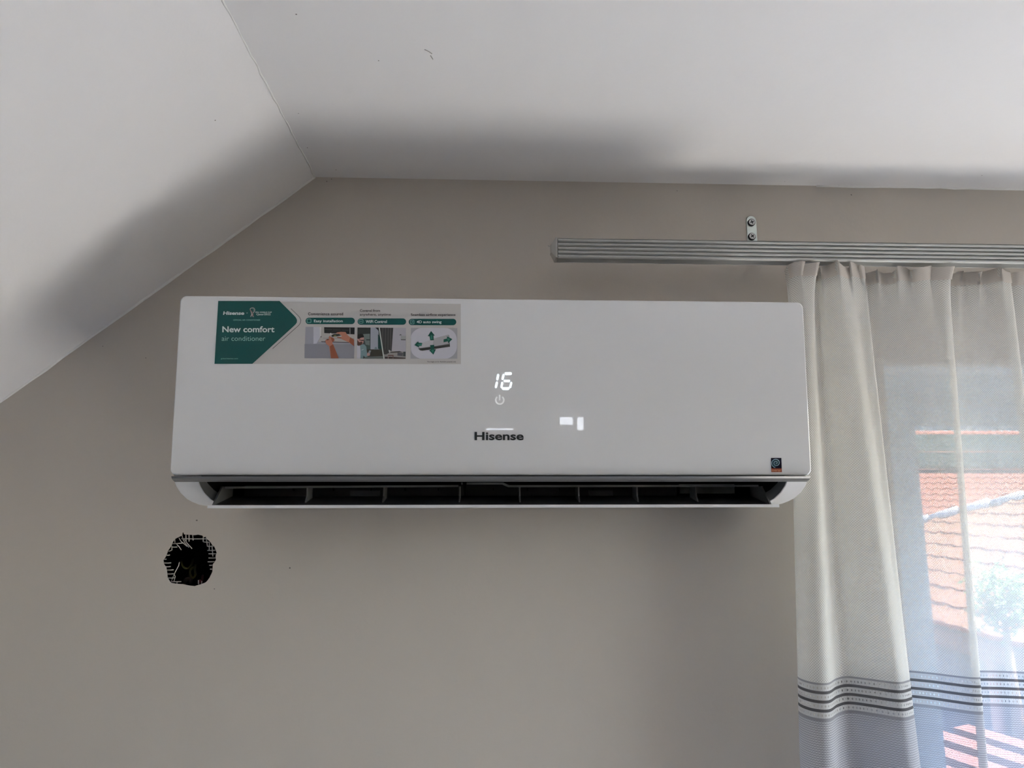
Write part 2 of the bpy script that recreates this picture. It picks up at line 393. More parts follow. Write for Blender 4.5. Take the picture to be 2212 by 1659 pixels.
# ---------------------------------------------------------------- prints on the panel
PN = Vector((0, -1, -(.009/.227))).normalized(); PP = Vector((0, PY0, 1.776))
def PL(px, py, off):
    d = ray(px, py); p0 = PP + PN*off
    return CAM + d*((p0-CAM).dot(PN)/d.dot(PN))
_mc = {}
def ink(rgb, rough=.35, emit=0):
    k = (rgb, rough, emit)
    if k not in _mc:
        _mc[k] = mat('ink_%d_%d_%d' % rgb, srgb(*rgb), rough, emit=emit, spec=.4)
    return _mc[k]
def decal(name, polys, parent, off=.0004, step=.00006):
    """polys: list of (points_px, material); later ones lie a hair above earlier ones"""
    v, f, mi, ms = [], [], [], []
    for k, (pts, m) in enumerate(polys):
        b = len(v); v += [PL(x, y, off+k*step) for x, y in pts]; f.append(tuple(range(b, b+len(pts))))
        if m not in ms: ms.append(m)
        mi.append(ms.index(m))
    o = mesh(name, v, f, ms, parent)
    for p, i in zip(o.data.polygons, mi): p.material_index = i
    bm = bmesh.new(); bm.from_mesh(o.data)
    bmesh.ops.triangulate(bm, faces=bm.faces, ngon_method='EAR_CLIP')
    for fc in bm.faces:
        if fc.normal.dot(PN) < 0: fc.normal_flip()
    bm.to_mesh(o.data); bm.free()
    return o
def textpx(name, body, x0, y0, x1, y1, m, parent, off, bold=0., shear=0.):
    cu = bpy.data.curves.new('t', 'FONT'); cu.body = body; cu.size = 1.0; cu.offset = bold; cu.shear = shear; cu.resolution_u = 4
    to = bpy.data.objects.new('t', cu); COL.objects.link(to)
    dg = bpy.context.evaluated_depsgraph_get(); dg.update()
    me = bpy.data.meshes.new_from_object(to.evaluated_get(dg))
    bpy.data.objects.remove(to); bpy.data.curves.remove(cu)
    xs = [v.co.x for v in me.vertices]; ys = [v.co.y for v in me.vertices]
    a, b, c, d = min(xs), max(xs), min(ys), max(ys)
    for v in me.vertices:
        v.co = PL(x0+(v.co.x-a)/(b-a)*(x1-x0), y1-(v.co.y-c)/(d-c)*(y1-y0), off)
    me.name = name; me.materials.clear(); me.materials.append(m)
    return link(name, me, parent)
def stroke(pts, w):
    """thick polyline as a closed polygon in px"""
    L, R = [], []
    for i, p in enumerate(pts):
        a = pts[max(i-1, 0)]; b = pts[min(i+1, len(pts)-1)]
        dx, dy = b[0]-a[0], b[1]-a[1]; l = math.hypot(dx, dy) or 1
        nx, ny = -dy/l*w/2, dx/l*w/2; L.append((p[0]+nx, p[1]+ny)); R.append((p[0]-nx, p[1]-ny))
    return L + R[::-1]
def strokes(pts, w, m):
    return [(stroke(pts[i:i+2], w), m) for i in range(len(pts)-1)]
def pill(x0, y0, x1, y1, r=None, k=8, dy=0.):
    r = r or (y1-y0)/2; o = []
    for cx, cy, a in ((x1-r, y1-r, 0), (x0+r, y1-r, 90), (x0+r, y0+r, 180), (x1-r, y0+r, 270)):
        for i in range(k+1):
            t = math.radians(a+90*i/k); o.append((cx+r*math.cos(t), cy+r*math.sin(t)))
    return [(x, y+dy*(x-x0)) for x, y in o]
A = lambda p: (440+p[0]/7.373, 630+p[1]/7.373)
Bq = lambda p: (640+p[0]/5.978, 640+p[1]/5.978)
C6 = lambda p: (640+p[0]/11.85, 650+p[1]/11.85)
C7 = lambda p: (765+p[0]/11.85, 650+p[1]/11.85)
C8 = lambda p: (875+p[0]/11.846, 650+p[1]/11.846)
GREEN = (0, 83, 80); G2 = ink(GREEN, .3)
white = ink((225, 238, 236), .35); pale = ink((150, 214, 205), .35); darkink = ink((58, 50, 50), .4)
stk = decal('promo_sticker', [([(471.4, 650), (995.3, 656.5), (995.6, 786.5), (463.3, 786)], ink((206, 203, 200), .22))], ac, .0003)
tag(stk, 'green and white printed promo sticker')
tip = [A(p) for p in ((1208,148),(1440,380),(1470,415),(1487,450),(1484,490),(1462,522),(1430,553),(775,1150))]
decal('green_field', [([(471.4, 650)]+tip+[(463.3, 786)], G2)], stk, .0005)
ch = [A(p) for p in ((1388,270),(1500,378),(1530,412),(1546,452),(1540,500),(1515,535),(1098,908))]
decal('chevron_line', strokes(ch, 1.1, ink((95, 88, 88), .4)), stk, .0005, .00001)
def tA(body, x0, y0, x1, y1, m, bold=0, shear=0):
    a, b = A((x0, y0)), A((x1, y1)); return textpx('lettering', body, a[0], a[1], b[0], b[1], m, stk, .0008, bold, shear)
def tB(body, x0, y0, x1, y1, m, bold=0, shear=0, off=.0008):
    a, b = Bq((x0, y0)), Bq((x1, y1)); return textpx('lettering', body, a[0], a[1], b[0], b[1], m, stk, off, bold, shear)
tA('Hisense', 308, 313, 645, 370, white, .03, .12)
decal('dot', [([A((690+7*math.cos(t*.785), 340+7*math.sin(t*.785))) for t in range(8)], white)], stk, .0008)
tA('FIFA WORLD CUP', 825, 318, 1085, 339, white, .02)
tA('Qatar2022', 838, 346, 1065, 380, white, .015)
tA('OFFICIAL AIR CONDITIONER', 470, 441, 900, 462, pale, .01, .1)
tA('New comfort', 297, 551, 1127, 648, white, .022)
tA('air conditioner', 287, 708, 980, 783, ink((175, 228, 219), .35), -.006)
tA('global.hisense.com', 273, 1055, 545, 1082, pale)
# small trophy emblem
em = []
lp = [(748,402),(765,360),(752,310),(738,285),(748,266),(775,258),(802,264),(815,290),(805,320),(780,345),(770,375),(795,402)]
em += strokes([A(p) for p in lp], 1.5, ink((196, 190, 188), .3))
em += strokes([A(p) for p in ((738,285),(752,300),(778,340),(790,375),(775,398))], 1.6, ink((150, 120, 118), .3))
em += strokes([A(p) for p in ((778,268),(798,290),(786,318))], 1.0, ink((120, 150, 146), .3))
decal('trophy_emblem', em, stk, .0008, .00001)
tB('Convenience assured', 152, 208, 605, 246, darkink, .012)
tB('Control from', 822, 168, 1083, 201, darkink, .012)
tB('anywhere, anytime', 820, 220, 1222, 259, darkink, .012)
tB('Seamless airflow experience', 1480, 222, 2056, 264, darkink, .012)
for (x0, y0, x1, y1), t, (tx0, ty0, tx1, ty1), ic in (
        ((120,277,756,360), 'Easy installation', (228,302,600,346), (139,294,190,341)),
        ((792,286,1418,368), 'WiFi Control', (897,307,1170,346), (810,300,862,348)),
        ((1452,291,2066,373), '4D auto swing', (1555,313,1876,359), (1472,307,1522,357))):
    a, b = Bq((x0, y0)), Bq((x1, y1))
    decal('green_pill', [(pill(a[0], a[1], b[0], b[1]), G2)], stk, .0005)
    tB(t, tx0, ty0, tx1, ty1, white, .016)
    a, b = Bq(ic[:2]), Bq(ic[2:]); rr = pill(a[0], a[1], b[0], b[1], 1.6, 4)
    ps = strokes(rr+[rr[0]], .8, pale)
    mx_, my_ = (a[0]+b[0])/2, (a[1]+b[1])/2
    if t[0] == 'W': ps += strokes([(mx_-2.6, my_+.6), (mx_-1, my_-.6), (mx_, my_+.6), (mx_+1, my_-.6), (mx_+2.6, my_+.2)], .7, pale)
    if t[0] == '4': ps += strokes([(mx_-2, my_-2), (mx_-.6, my_-.8)], .8, pale)+strokes([(mx_+2.4, my_-2.2), (mx_+.6, my_), (mx_+2.4, my_+1.6)], .8, pale)+strokes([(mx_-2.4, my_+2), (mx_-.4, my_+1.6)], .8, pale)
    decal('pill_icon', ps, stk, .0008, .00001)
tB('The images are for illustrative purposes only', 1690, 836, 2062, 858, darkink, .008)
def P6(*pts): return [C6(p) for p in pts]
def P7(*pts): return [C7(p) for p in pts]
def P8(*pts): return [C8(p) for p in pts]
skin, skin2, skin3 = ink((196, 132, 108)), ink((158, 92, 66)), ink((176, 110, 86))
pic1 = [(P6((238,662),(1494,680),(1480,1472),(210,1468)), ink((168, 168, 178))),
    (P6((212,1100),(1488,1110),(1480,1472),(210,1468)), ink((152, 152, 160))),
    (P6((440,664),(600,666),(610,930),(520,1090),(440,1100)), ink((205, 205, 214))),
    (P6((600,666),(640,667),(632,890),(606,930)), ink((222, 220, 220))),
    (P6((640,667),(1494,680),(1486,1070),(1340,1060),(660,1040),(560,1050),(632,890)), ink((192, 188, 184))),
    (P6((712,672),(1494,680),(1490,856),(716,824)), ink((34, 36, 36))),
    (P6((730,722),(920,730),(918,738),(730,732)), ink((80, 84, 84))),
    (P6((945,732),(1140,742),(1138,750),(945,742)), ink((80, 84, 84))),
    (P6((1165,744),(1340,752),(1338,760),(1165,754)), ink((80, 84, 84))),
    (P6((1365,690),(1385,690),(1385,850),(1365,848)), ink((150, 150, 148))),
    (P6((690,950),(1480,960),(1480,972),(690,960)), ink((150, 146, 144))),
    (P6((640,1035),(1390,1058),(1390,1074),(640,1052)), ink((60, 52, 52))),
    (P6((628,905),(648,903),(640,935),(626,935)), ink((50, 48, 48))),
    (P6((870,820),(895,822),(902,860),(862,862)), ink((225, 225, 222))),
    (P6((900,880),(960,850),(1090,845),(1150,880),(1080,900),(960,915),(910,920)), ink((44, 46, 38))),
    (P6((960,880),(1020,876),(1024,905),(964,912)), ink((130, 128, 70))),
    (P6((1000,835),(1050,805),(1140,790),(1262,795),(1300,860),(1380,930),(1480,990),(1478,1160),(1390,1090),(1340,1060),(1240,1015),(1160,980),(1130,930),(1170,910),(1130,860),(1050,835)), skin),
    (P6((1380,930),(1480,990),(1478,1160),(1390,1090),(1350,1050)), skin2),
    (P6((1040,920),(1140,925),(1160,960),(1050,945)), skin3),
    (P6((740,1010),(780,980),(835,975),(830,930),(858,890),(890,930),(940,940),(975,980),(975,1020),(930,1050),(920,1085),(960,1140),(1085,1470),(888,1470),(840,1160),(760,1090)), skin),
    (P6((880,930),(940,940),(975,985),(970,1025),(925,1050),(900,990)), skin2),
    (P6((860,1160),(940,1110),(1085,1470),(888,1470)), skin2),
    (P6((775,985),(835,975),(830,1000),(780,1010)), ink((120, 62, 46)))]
decal('installer_picture', pic1, stk, .0005, .00002)
pic2 = [(P7((85,680),(1328,692),(1318,1478),(72,1476)), ink((70, 78, 78))),
    (P7((85,680),(420,682),(420,850),(85,900)), ink((46, 52, 52))),
    (P7((420,682),(620,684),(640,1240),(418,1240)), ink((172, 176, 188))),
    (P7((230,850),(400,840),(400,1150),(300,1150)), ink((120, 132, 128))),
    (P7((310,985),(405,985),(405,1010),(310,1010)), ink((50, 60, 58))),
    (P7((300,1120),(405,1140),(418,1240),(300,1240)), ink((72, 92, 88))),
    (P7((540,682),(630,684),(650,800),(600,740)), ink((40, 44, 46))),
    (P7((610,850),(690,960),(720,1230),(610,1230)), ink((30, 70, 66))),
    (P7((300,1240),(735,1240),(750,1410),(330,1430)), ink((66, 64, 54))),
    (P7((300,1430),(750,1410),(765,1478),(240,1478)), ink((110, 118, 114))),
    (P7((510,1215),(560,1175),(600,1225),(560,1235)), ink((120, 140, 140))),
    (P7((660,686),(1000,690),(960,1250),(900,1330),(760,1370)), ink((66, 66, 64)))]
for x in (720, 790, 860, 925):
    pic2.append((P7((x, 690), (x+26, 690), (x+14, 1240), (x-4, 1260)), ink((92, 90, 88))))
pic2 += [(P7((1000,690),(1328,692),(1318,1300),(960,1290)), ink((184, 182, 190))),
    (P7((1150,880),(1190,850),(1220,880)), ink((90, 90, 92))),
    (P7((1195,890),(1320,895),(1320,985),(1195,985)), ink((170, 172, 172))),
    (P7((1195,985),(1320,985),(1318,1006),(1200,1004)), ink((90, 90, 88))),
    (P7((820,1370),(900,1330),(920,1280),(1260,1300),(1250,1410),(840,1410)), ink((160, 156, 152))),
    (P7((910,1310),(1160,1285),(1240,1310),(920,1330)), ink((56, 52, 50))),
    (P7((1110,1320),(1255,1330),(1240,1410),(1105,1405)), ink((92, 92, 98))),
    (P7((880,1250),(930,1270),(920,1340),(890,1310)), ink((190, 190, 186))),
    (P7((750,1365),(1318,1420),(1318,1478),(770,1478)), ink((150, 148, 146))),
    (P7((790,1430),(1318,1455),(1318,1478),(780,1478)), ink((66, 50, 48))),
    (P7((870,1385),(1010,1385),(1008,1410),(870,1410)), ink((110, 76, 74))),
    (P7((860,1410),(882,1410),(880,1478),(860,1478)), ink((160, 140, 136))),
    (P7((985,1410),(1008,1410),(1006,1478),(985,1478)), ink((120, 96, 92))),
    (P7((628,682),(656,684),(776,1478),(748,1478)), ink((206, 214, 206))),
    (P7((75,1140),(160,1110),(260,1110),(310,1170),(330,1330),(350,1420),(280,1440),(240,1400),(225,1476),(72,1476)), ink((128, 156, 160))),
    (P7((75,1140),(150,1140),(165,1300),(160,1476),(72,1476)), ink((208, 206, 214))),
    (P7((84,960),(100,940),(240,900),(252,960),(258,1010),(235,1050),(240,1070),(200,1115),(150,1135),(110,1150),(84,1110)), ink((198, 150, 140))),
    (P7((84,1000),(130,1060),(190,1040),(215,1065),(200,1115),(150,1140),(105,1152),(84,1110)), ink((96, 62, 52))),
    (P7((84,885),(110,850),(190,845),(240,880),(255,930),(170,945),(130,975),(84,965)), ink((30, 28, 26))),
    (P7((110,985),(180,1000),(255,995),(252,1020),(190,1022),(140,1008)), ink((40, 34, 34))),
    (P7((320,1390),(345,1320),(390,1330),(410,1350),(400,1400),(350,1410)), ink((190, 150, 142))),
    (P7((355,1330),(385,1265),(438,1270),(405,1350)), ink((140, 150, 152))),
    (P7((190,1255),(245,1232),(245,1242),(195,1268)), ink((205, 215, 215)))]
decal('phone_user_picture', pic2, stk, .0005, .00002)
oval = [C8((730+600*math.copysign(abs(math.cos(t))**.75, math.cos(t)), 1085+430*math.copysign(abs(math.sin(t))**.7, math.sin(t)))) for t in [2*math.pi*i/48 for i in range(48)]]
oval = [(min(max(x, C8((150, 0))[0]), C8((1337, 0))[0]), min(max(y, C8((0, 692))[1]), C8((0, 1478))[1])) for x, y in oval]
ar, ar2 = ink((60, 132, 112)), ink((22, 92, 78))
pic3 = [(P8((150,690),(1338,697),(1337,1478),(140,1478)), ink((172, 172, 178))), (oval, ink((208, 207, 216))),
    (P8((335,1205),(420,1080),(640,1000),(1110,860),(1130,900),(1130,1100),(800,1150)), ink((200, 199, 204))),
    (P8((740,960),(1110,860),(1128,900),(1132,1095),(700,1150)), ink((178, 177, 181))),
    (P8((1110,860),(1128,900),(1150,1170),(1120,1100)), ink((120, 119, 120))),
    (P8((335,1215),(800,1150),(1145,1095),(1150,1175),(800,1225),(440,1278),(380,1265)), ink((92, 92, 90))),
    (P8((360,1235),(800,1180),(1148,1130),(1148,1150),(800,1205),(420,1258)), ink((52, 52, 52))),
    (P8((665,770),(760,885),(728,890),(735,1005),(645,1010),(625,905),(580,900)), ar2),
    (P8((665,860),(700,890),(700,985),(660,985),(650,900)), ar),
    (P8((240,1130),(335,1035),(350,1070),(440,1075),(425,1150),(355,1155),(365,1195)), ar2),
    (P8((300,1110),(430,1090),(420,1140),(330,1140)), ar),
    (P8((1210,978),(1070,905),(1075,960),(985,985),(985,1060),(1095,1035),(1105,1085)), ar2),
    (P8((1090,950),(1150,975),(1110,1020),(1080,1000)), ar),
    (P8((725,1375),(620,1268),(655,1250),(640,1130),(745,1125),(745,1240),(790,1240)), ar2),
    (P8((680,1250),(740,1245),(720,1330),(670,1280)), ar)]
decal('swing_picture', pic3, stk, .0005, .00002)

# glowing display
disp = tag(empty('temperature_display', PL(1088, 838, .0003)), 'glowing white 16 and power symbol')
disp.parent = ac; disp.matrix_parent_inverse = Matrix.Translation(-Vector(ac.location))
def dlink(o):       # children of the display: undo its offset
    o.parent = disp; o.matrix_parent_inverse = Matrix.Translation(-Vector(disp.location)); return o
D = lambda p: (1000+p[0]/6.913, 780+p[1]/6.913)
led = ink((232, 242, 247), .4, 0.78); led2 = ink((215, 216, 216), .4, .42)
def seg(a, b, w):
    a, b = D(a), D(b); w = w/6.913; dx, dy = b[0]-a[0], b[1]-a[1]; l = math.hypot(dx, dy); ux, uy = dx/l, dy/l
    o = []
    ang = math.atan2(uy, ux)
    for c, s in ((b, -90), (a, 90)):
        for i in range(7):
            t = ang+math.radians(s+30*i); k = .8
            o.append((c[0]+math.cos(t)*w/2*k, c[1]+math.sin(t)*w/2))
    return o
for a, b, w in (((526,212),(514,266),42), ((506,328),(492,384),42), ((640,187),(712,187),42), ((606,212),(592,262),40), ((622,297),(690,297),36),
                ((586,330),(574,384),40), ((720,330),(706,384),40), ((598,410),(678,410),40)):
    decal('digit_segment', [(seg(a, b, w), led)], disp, .0003)
    
ringp = [(550+60*math.sin(t), 582-60*math.cos(t)) for t in [math.radians(38+284*i/28) for i in range(29)]]
decal('power_ring', [(stroke([D(p) for p in ringp], 22/6.913), led2)], disp, .0003)
decal('power_bar', [(stroke([D((548, 503)), D((548, 588))], 22/6.913), led2)], disp, .0003)
for o in list(disp.children): dlink(o)
textpx('brand_lettering', 'Hisense', 1025.3, 933.0, 1131.2, 951.0, ink((44, 47, 48), .4), ac, .0003, .028)
inv = decal('inverter_sticker', [([(1665.5, 989.2), (1687.8, 989.2), (1689, 1019.8), (1666.3, 1019.8)], ink((14, 14, 40), .25))], ac, .0003)
tag(inv, 'small navy sticker with a spiral over an orange strip')
decal('orange_strip', [([(1666.0, 1011.6), (1688.7, 1011.6), (1689, 1019.8), (1666.3, 1019.8)], ink((150, 70, 48), .3))], inv, .0005)
E4 = lambda p: (1640+p[0]/12.76, 970+p[1]/12.76)
sp = []
for i in range(64):
    t = i/63*math.pi*4.6; r = 12+ (t/(math.pi*4.6))**1.15*128
    sp.append(E4((468+r*math.cos(t+math.pi*.2)*.98, 388-r*math.sin(-(t+math.pi*.2))*-.95)))
sp = [E4((466+(14+122*(i/63)**1.1)*math.cos(-2.2+i/63*13.0), 384+(13+118*(i/63)**1.1)*math.sin(-2.2+i/63*13.0)*-1)) for i in range(64)]
decal('spiral_mark', [(sp[8:], ink((12, 58, 66), .3))] + strokes(sp, 1.4, ink((150, 178, 190), .3)), inv, .0005, .000004)
textpx('lettering', 'inverter', 1667.4, 1012.6, 1687.4, 1018.6, ink((222, 160, 130), .3), inv, .0008, .01)

# ------------------------------------------------------------------ curtain rail
rail = tag(empty('curtain_rail', (1.0, 0, 2.10)), 'grooved grey aluminium curtain rail on a zinc wall bracket', 'curtain rail')
RZ0, RZ1, RX0, RX1 = 2.1043, 2.1356, .1112, 1.93
prof = [(-.066, RZ1-.001), (-.088, RZ1-.0005)]
nf = 5; hgt = (RZ1-RZ0)/nf
for k in range(nf):
    zt = RZ1 - k*hgt
    prof += [(-.0865, zt-.0004), (-.0868, zt-.0016), (-.0892, zt-.0022), (-.0905, zt-.0036), (-.0905, zt-hgt+.0012), (-.0892, zt-hgt+.0003)]
prof += [(-.088, RZ0), (-.0855, RZ0), (-.0850, RZ0+.009), (-.0690, RZ0+.009), (-.0685, RZ0), (-.066, RZ0)]
prism('rail_profile', prof, RX0, RX1, M['rail'], rail)
zm = (RZ0+RZ1)/2
def frustum(name, x0, h0, x1, h1, ya, yb, m, parent):
    v = []
    for x, h, i in ((x0, h0, .008), (x0+.0015, h0*1.08, .005), (x1-.0025, h1, 0), (x1, h1, 0)):
        v += [(x, ya+i, zm-h), (x, yb-i, zm-h), (x, yb-i, zm+h), (x, ya+i, zm+h)]
    f = [(0,1,2,3), (15,14,13,12)]
    for r in range(3):
        for k in range(4): f.append((r*4+k, r*4+(k+1) % 4, r*4+4+(k+1) % 4, r*4+4+k))
    return fix_normals(mesh(name, v, f, m, parent))
frustum('end_cap', .1005, .0065, .1103, .0158, -.0905, -.066, M['cap'], rail)
tube('cap_pin', [(.1010, -.075, zm+.0065), (.0975, -.075, zm+.0078)], .0006, M['cap'], rail, 6)
bx0, bx1, bzt = .4362, .4528, 2.2118
bo = [(bx0, 2.1375), (bx1, 2.1375), (bx1, bzt-.0085)] + [((bx0+bx1)/2+.0083*math.cos(math.radians(a)), bzt-.0083+.0083*math.sin(math.radians(a))) for a in range(20, 170, 15)] + [(bx0, bzt-.0085)]
br = prism('wall_bracket', bo, -.0022, 0, M['zinc'], rail, 'Y'); bevel(br, .0006, 2); tag(br, 'zinc plate fixed with two cross-head screws')
box('bracket_arm', bx0, bx1, -.0700, -.0001, 2.1350, 2.1374, M['zinc'], rail)
for (px, py, rot) in ((1624.3, 479.6, 20), (1625.2, 510.0, 38)):
    c = onY(px, py, -.006)
    vv = []; ff = []; n = 20
    for y, r in ((-.0022, .0062), (-.0048, .0062), (-.0062, .0052), (-.0066, .0045)):
        vv += [(c.x+r*math.cos(2*math.pi*k/n), y, c.z+r*math.sin(2*math.pi*k/n)) for k in range(n)]
    for i in range(3):
        ff += [(i*n+k, i*n+(k+1) % n, i*n+n+(k+1) % n, i*n+n+k) for k in range(n)]
    ff.append(tuple(3*n+k for k in range(n)))
    s = mesh('screw_head', vv, ff, [M['screwdark'], M['screw']], br, False)
    for p in s.data.polygons: p.material_index = 1 if p.index >= 2*n else 0
    fix_normals(s)
    cr = []
    for a in (rot, rot+90):
        ca, sa = math.cos(math.radians(a)), math.sin(math.radians(a))
        cr.append([(c.x+ca*u-sa*w, -.0068, c.z+sa*u+ca*w) for u, w in ((-.0034, -.0006), (0, -.0011), (.0034, -.0006), (.0034, .0006), (0, .0011), (-.0034, .0006))])
    mesh('cross_slot', cr[0]+[(x, y-.00004, z) for x, y, z in cr[1]], [tuple(range(6)), tuple(range(6, 12))], M['screwdark'], br)

# ------------------------------------------------------------------ sheer curtain
def curtain_mat(name, heading=False):
    m = bpy.data.materials.new(name); m.use_nodes = True; t = m.node_tree; t.nodes.clear()
    N = lambda k: t.nodes.new(k)
    def val(x):
        return x
    def op(o, a, b=None, c=None, clamp=False):
        nd = N('ShaderNodeMath'); nd.operation = o; nd.use_clamp = clamp
        for i, x in enumerate((a, b, c)):
            if x is None: continue
            if isinstance(x, (int, float)): nd.inputs[i].default_value = x
            else: t.links.new(x, nd.inputs[i])
        return nd.outputs[0]
    uv = N('ShaderNodeUVMap'); uv.uv_map = 'UVMap'
    sx = N('ShaderNodeSeparateXYZ'); t.links.new(uv.outputs[0], sx.inputs[0])
    u, v = sx.outputs[0], sx.outputs[1]
    PV, PU = .0018, .0029
    TAU = 2*math.pi
    row = op('FLOOR', op('DIVIDE', v, PV))
    h = op('MULTIPLY_ADD', op('COSINE', op('MULTIPLY', v, TAU/PV)), -.5, .5)
    c = op('MULTIPLY_ADD', op('COSINE', op('MULTIPLY', op('MULTIPLY_ADD', row, .5, op('DIVIDE', u, PU)), TAU)), .5, .5)
    holes = op('MULTIPLY', op('POWER', h, 1.2), op('POWER', c, 1.2))
    out = N('ShaderNodeOutputMaterial')
    dif = N('ShaderNodeBsdfDiffuse'); trl = N('ShaderNodeBsdfTranslucent'); tr = N('ShaderNodeBsdfTransparent')
    def rgb(cc):
        nd = N('ShaderNodeRGB'); nd.outputs[0].default_value = tuple(cc)+(1,); return nd.outputs[0]
    def mixc(f, a, b):
        nd = N('ShaderNodeMix'); nd.data_type = 'RGBA'
        if isinstance(f, (int, float)): nd.inputs[0].default_value = f
        else: t.links.new(f, nd.inputs[0])
        t.links.new(a, nd.inputs[6]); t.links.new(b, nd.inputs[7]); return nd.outputs[2]
    if heading:
        colr = rgb((.74, .69, .64)); T = op('MULTIPLY_ADD', holes, .10, .02)
    else:
        cmp_ = lambda cc, e: op('COMPARE', v, cc, e)
        dark = op('ADD', op('ADD', cmp_(1.4880, .0019), cmp_(1.4765, .0019)), cmp_(1.4650, .0019))
        grey = op('ADD', cmp_(1.4992, .0013), cmp_(1.4538, .0018))
        lace = op('SUBTRACT', cmp_(1.4767, .0212), dark, clamp=True)
        low = op('LESS_THAN', v, 1.4520)
        T0 = op('MULTIPLY_ADD', holes, .62, .085)
        lc = op('COSINE', op('MULTIPLY', u, TAU/.0040)); lv = op('COSINE', op('MULTIPLY', op('SUBTRACT', v, 1.4823), TAU/.0115))
        dots = op('GREATER_THAN', op('MULTIPLY', op('MAXIMUM', lc, 0), op('MAXIMUM', lv, 0)), .66)
        dash = op('GREATER_THAN', op('MULTIPLY', op('COSINE', op('MULTIPLY', u, TAU/.0024)), op('COSINE', op('MULTIPLY', op('SUBTRACT', v, 1.4823), TAU*2/.0115))), .86)
        TL = op('MULTIPLY_ADD', op('MAXIMUM', dots, dash), .6, .14)
        st = op('MULTIPLY_ADD', op('COSINE', op('MULTIPLY', v, TAU/.0029)), .5, .5)
        TW = op('ADD', op('MULTIPLY_ADD', st, .12, .08), op('MULTIPLY', holes, .45))
        def sel(f, a, b):
            nd = N('ShaderNodeMix'); nd.data_type = 'FLOAT'
            t.links.new(f, nd.inputs[0])
            for i, x in ((2, a), (3, b)):
                if isinstance(x, (int, float)): nd.inputs[i].default_value = x
                else: t.links.new(x, nd.inputs[i])
            return nd.outputs[0]
        T = sel(low, T0, TW); T = sel(lace, T, TL); T = sel(dark, T, .06); T = sel(grey, T, .12)
        base = rgb((.955, .95, .915))
        lowc = mixc(op('POWER', st, 1.5), rgb((.40, .41, .46)), rgb((.86, .87, .92)))
        colr = mixc(low, base, lowc); colr = mixc(lace, colr, rgb((.82, .82, .82)))
        colr = mixc(dark, colr, rgb((.075, .075, .085))); colr = mixc(grey, colr, rgb((.33, .33, .36)))
        # thread shading
        thr = mixc(op('MULTIPLY_ADD', h, -.22, .22), colr, rgb((.5, .48, .45)))
        colr = thr
    t.links.new(colr, dif.inputs[0]); t.links.new(colr, trl.inputs[0])
    m1 = N('ShaderNodeMixShader'); m1.inputs[0].default_value = .36 if not heading else .3
    t.links.new(dif.outputs[0], m1.inputs[1]); t.links.new(trl.outputs[0], m1.inputs[2])
    m2 = N('ShaderNodeMixShader'); t.links.new(T, m2.inputs[0]); t.links.new(m1.outputs[0], m2.inputs[1]); t.links.new(tr.outputs[0], m2.inputs[2])
    t.links.new(m2.outputs[0], out.inputs[0]); return m
M['cloth'] = curtain_mat('sheer_cloth'); M['tape'] = curtain_mat('heading_tape_cloth', True)
KEY = [  # x_top, y_top, x_low, y_low
    (.492,-.038,.468,-.050), (.478,-.050,.444,-.064), (.4735,-.070,.4362,-.084), (.482,-.092,.444,-.106), (.497,-.090,.463,-.112), (.506,-.070,.490,-.088),
    (.515,-.066,.514,-.076), (.528,-.086,.540,-.090), (.548,-.090,.568,-.112), (.566,-.080,.589,-.104), (.580,-.086,.5955,-.094), (.5825,-.078,.5965,-.084),
    (.575,-.070,.588,-.074), (.556,-.064,.560,-.064), (.535,-.058,.520,-.056), (.528,-.050,.508,-.048), (.536,-.043,.520,-.041), (.565,-.040,.560,-.037),
    (.605,-.050,.605,-.040), (.640,-.062,.640,-.056), (.660,-.070,.662,-.074), (.686,-.074,.680,-.089), (.706,-.080,.6915,-.091), (.7185,-.078,.6955,-.084),
    (.7195,-.068,.6972,-.074), (.7225,-.060,.6988,-.065), (.7265,-.052,.7020,-.058), (.735,-.050,.712,-.052), (.765,-.054,.745,-.055), (.795,-.064,.785,-.064),
    (.816,-.074,.815,-.074), (.823,-.070,.822,-.068), (.818,-.058,.818,-.058), (.830,-.050,.832,-.050)]
x = .86
k = 0
while x < 1.84:
    a = [(-.056, .0), (-.068, .03), (-.080, .055), (-.074, .062), (-.060, .058), (-.050, .072)]
    for y, dx in a: KEY.append((x+dx, y, x+dx, y))
    x += .112
PR = catmull(KEY, 6)
# arc length for u
us = [0.]
for i in range(1, len(PR)): us.append(us[-1]+math.hypot(PR[i][0]-PR[i-1][0], PR[i][1]-PR[i-1][1]))
cur = tag(empty('sheer_curtain', (1.15, -.07, .04)), 'off-white sheer curtain with dark striped lace border, gathered beside the air conditioner', 'curtain')
def sheet(name, zs, m, off=0., ruff=.0105, hem=None):
    v, f, uvs = [], [], []
    for zi, z in enumerate(zs):
        t = min((2.09-z)/.71, 1.12)
        for i, p in enumerate(PR):
            x = p[0]+(p[2]-p[0])*t; y = p[1]+(p[3]-p[1])*t
            a = math.exp(-max(2.1-z, 0)/.032)
            y += ruff*a*math.sin(us[i]*2*math.pi/.031+.6*math.sin(us[i]*37)) - off
            x += .0075*a*math.sin(us[i]*2*math.pi/.027+1)
            zz = z
            if zi == 0 or hem is not None: zz = z + (.0025*math.sin(us[i]*2*math.pi/.043)+.0015*math.sin(us[i]*190))*(1 if zi == 0 else .5)
            y = min(y, -.012)
            v.append((x, y, zz)); uvs.append((us[i], z))
    n = len(PR)
    for r in range(len(zs)-1):
        for i in range(n-1): f.append((r*n+i, r*n+i+1, (r+1)*n+i+1, (r+1)*n+i))
    o = mesh(name, v, f, m, cur, True)
    ul = o.data.uv_layers.new(name='UVMap')
    for l in o.data.loops: ul.data[l.index].uv = uvs[l.vertex_index]
    return o
